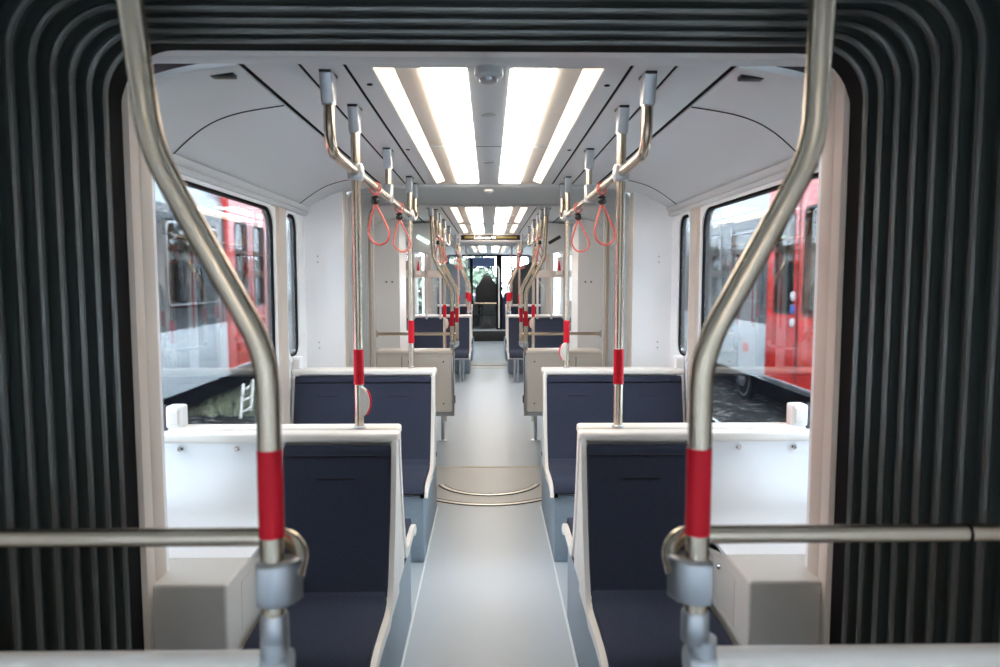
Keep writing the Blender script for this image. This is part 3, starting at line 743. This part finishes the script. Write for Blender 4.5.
# ------------------------------------------------------------------ outside
b = MB(); b.box((-40, -25, -.5), (40, 60, -.28), 'ballast', 0); tag(b.build('ballast_ground'), 'dark gravel ballast bed beneath and between the trams', 'gravel')['kind'] = 'stuff'
def blades(name, label, x0, x1, y0, y1, n, h):
    b = MB(); bm = b.bm; b.mi('grass'); rnd = random.Random(7)
    for k in range(n):
        x = rnd.uniform(x0, x1); y = rnd.uniform(y0, y1); a = rnd.uniform(0, 6.28); w = .012; hh = h*rnd.uniform(.4, 1); lx = rnd.uniform(-.05, .05); ly = rnd.uniform(-.05, .05)
        v = [bm.verts.new(p) for p in ((x-w*math.cos(a), y-w*math.sin(a), -.29), (x+w*math.cos(a), y+w*math.sin(a), -.29), (x+lx, y+ly, -.29+hh))]
        bm.faces.new(v)
    o = b.build(name); tag(o, label, 'grass'); o['kind'] = 'stuff'
blades('grass', 'patchy green grass beside the rails under the left tram', -4.3, -3.0, 9.7, 15, 3800, .13)
b = MB()
for x in (-2.6,): b.box((x, -20, -.28), (x+.07, 50, -.14), 'cast', .01)
def rail_track(x, label):
    t = thing('railway_track', label, 'rails', (x, 10, -.28))
    for dx in (-.7, .7): MB().box((x+dx-.035, -15, -.28), (x+dx+.035, 45, -.16), 'steel', .008).build('rail', t)
b.bm.free()
rail_track(-5.1, 'steel rails under the left neighbouring tram'); rail_track(5.1, 'steel rails under the right neighbouring tram')
def wheel(s, y, p):
    w = thing('wheel', '', '', (0, 0, 0)); bpy.data.objects.remove(w)
    b = MB(); x = s*4.05
    b.lathe([(.33, 0), (.33, s*.10)], (x, y, .05), 'under', 'x', 28); b.lathe([(.27, -s*.012), (.27, 0)], (x, y, .05), 'cast', 'x', 28)
    b.lathe([(.235, -s*.016), (.235, -s*.01)], (x, y, .05), 'under', 'x', 28); b.lathe([(.10, -s*.05), (.12, 0)], (x, y, .05), 'cast', 'x', 20)
    b.build('wheel', p)
def neighbour(s, doors, wins, label):
    X = s*3.9; XB = s*6.4
    t = thing('neighbouring_tram', label, 'tram', (s*5.1, 10, -.16))
    yA, yB = 1.5, 21.0
    # white lower body with openings for windows and doors
    holes = [rrect(a, c, 1.27, 2.38, .12) for a, c in wins]
    MB().plate([(yA, .20), (yB, .20), (yB, 1.0), (yA, 1.0)], [], X, X+s*.06, 'tram_white').build('lower_body', t)
    MB().plate([(yA, 1.0), (yB, 1.0), (yB, 2.55), (yA, 2.55)], holes, X+s*.01, X+s*.06, 'tram_dark').build('window_band', t)
    b = MB(); b.prism([(X, 2.55), (X+s*.02, 2.72), (X+s*.12, 2.92), (X+s*.4, 3.02), (XB-s*.1, 3.02), (XB, 2.9), (XB, 2.85), (X+s*.3, 2.85), (X+s*.12, 2.70), (X+s*.08, 2.55)], yA, yB, 'tram_grey', 'y'); b.build('roof', t)
    k = 0
    while yA+.4+k*2.6 < yB-2:
        MB().box((X+s*.5, yA+.4+k*2.6, 3.02), (X+s*1.9, yA+2.3+k*2.6, 3.28+.08*(k % 2)), 'tram_grey', .05, 3).build('roof_unit', t); k += 1
    MB().plate([(yA, .20), (yB, .20), (yB, 2.6), (yA, 2.6)], [rrect(y, y+1.6, 1.15, 2.4, .12) for y in (2.2, 4.6, 7.0, 9.4, 11.8, 14.2, 16.6)], XB-s*.06, XB, 'tram_dark').build('far_side', t)
    MB().box((X+s*.1, yA, .2), (XB, yB, .26), 'under', 0).build('chassis', t)
    b = MB(); b.box((X+s*.45, yA+.2, -.22), (X+s*.5, yB-.2, .2), 'under', 0); b.build('underframe', t)
    for a, c in wins:
        w = MB(); w.plate(rrect(a+.03, c-.03, 1.30, 2.35, .10), [rrect(a+.055, c-.055, 1.325, 2.325, .085)], X-s*.012, X+s*.012, 'cast'); fr = w.build('window_frame', t)
        w = MB(); w.plate(rrect(a, c, 1.27, 2.38, .12), [], X+s*.03, X+s*.035, 'glass_dark'); w.build('window_glass', fr)
        for q in (.3, .72): MB().box((X+s*.5, a+(c-a)*q, .26), (X+s*.56, a+(c-a)*q+.11, 2.5), 'pink', .01).build('inner_pillar', t)
        MB().box((X+s*.6, a+.1, .5), (X+s*1.1, a+.55, 1.35), 'fabric', .05).build('inner_seat', t)
        MB().tube([(X+s*.45, a+.2, 2.0), (X+s*.45, a+.45, 1.8), (X+s*.45, a+1.0, 1.1)], .03, 'steel').build('inner_rail', t)
    for ya, yb in doors:
        p = MB(); Xd = X-s*.02; mid = (ya+yb)/2
        D = 'tram_red'
        h1 = rrect(ya+.22, mid-.12, 1.18, 2.52, .10); h2 = rrect(mid+.12, yb-.22, 1.18, 2.52, .10)
        p.plate([(ya, .30), (yb, .30), (yb, 2.96), (ya, 2.96)], [h1, h2], Xd-s*.02, Xd+s*.09, D); dr = p.build('double_door', t)
        dr['label'] = 'bright red double door'
        for h, (c0, c1) in ((h1, (ya+.22, mid-.12)), (h2, (mid+.12, yb-.22))):
            MB().plate(h, [rrect(c0+.03, c1-.03, 1.21, 2.49, .08)], Xd-s*.026, Xd, 'dark').build('door_gasket', dr)
            MB().plate(h, [], Xd+s*.02, Xd+s*.026, 'glass_dark').build('door_glass', dr)
        MB().box((Xd-s*.026, mid-.02, .32), (Xd, mid+.02, 2.9), 'dark', .004).build('centre_seal', dr)
        MB().box((Xd-s*.06, ya, .24), (Xd+s*.02, yb, .30), 'cast', .008).build('door_sill', dr)
        if s > 0:
            for z, m in ((1.42, 'btn'), (1.25, 'blue'), (1.08, 'btn')):
                MB().lathe([(.062, 0), (.062, -s*.012), (.05, -s*.018)], (Xd-s*.02, mid+.13, z), m, 'x').build('door_button', dr)
        b = MB(); b.plate([(ya-.04, .28), (yb+.04, .28), (yb+.04, 3.0), (ya-.04, 3.0)], [[(ya, .29), (yb, .29), (yb, 2.97), (ya, 2.97)]], Xd-s*.01, Xd+s*.06, 'tram_red'); b.build('door_surround', t)
    for y in ((11.0, 8.2) if s > 0 else (6.2, 8.1)): wheel(s, y, t)
    return t
neighbour(-1, [(10.55, 12.4), (3.4, 5.3)], [(5.7, 7.1), (8.55, 10.25), (12.8, 14.4), (15.0, 16.8)], 'white tram with red double door seen through the left windows')
nb = neighbour(1, [(7.75, 9.68)], [(4.0, 5.6), (5.9, 7.4), (9.95, 11.35), (11.75, 13.2), (13.8, 15.4)], 'white tram with red double door and round buttons seen through the right windows')
b = MB(); b.box((3.895, 10.45, .53), (3.90, 10.65, .66), 'tram_red', .001); o = b.build('red_plate', nb)
# ladder leaning by the left tram
t = thing('step_ladder', 'small white step ladder standing on the grass by the left tram', 'ladder', (-3.3, 9.2, -.28))
for dy in (0, .42): MB().tube([(-3.41, 9.55+dy, -.28), (-3.55, 10.1+dy, .12)], .022, 'white', 8).build('rail', t)
for k in range(3): MB().tube([(-3.434-.045*k, 9.645+.18*k, -.212+.13*k), (-3.434-.045*k, 10.065+.18*k, -.212+.13*k)], .018, 'white', 8).build('rung', t)
# trees beyond
def tree(x, y, z, r, label, n=1300, leaf=.32):
    t = thing('tree', label, 'tree', (x, y, -.28), 'trees behind the trams')
    MB().tube([(x, y, -.3), (x+.1, y, z)], [.25, .12], 'under', 10).build('trunk', t)
    b = MB(); b.mi('leaf'); bm = b.bm; rnd = random.Random(int(x*7+y))
    for k in range(n):
        d = Vector((rnd.gauss(0, 1), rnd.gauss(0, 1), rnd.gauss(0, .8))).normalized()*r*rnd.uniform(.55, 1)
        c = Vector((x, y, z))+d; c.z = max(c.z, leaf-.25); q = [Vector((rnd.uniform(-1, 1), rnd.uniform(-1, 1), rnd.uniform(-1, 1)))*leaf for _ in range(3)]
        bm.faces.new([bm.verts.new(c+v) for v in q])
    b.build('crown', t)
tree(-8.8, 18, 4.0, 2.6, 'green tree above the roof of the left tram, nearer one'); tree(-8.9, 27, 4.6, 3.0, 'green tree above the roof of the left tram, farther one')
tree(-2.6, 34, 1.3, 2.0, 'pale green tree seen through the windscreen left of the driver seat'); tree(11.5, 42, 3.0, 3.0, 'distant tree beyond the right tram')
tree(-1.2, 38, 1.0, 1.9, 'low green tree seen through the windscreen behind the driver seat')
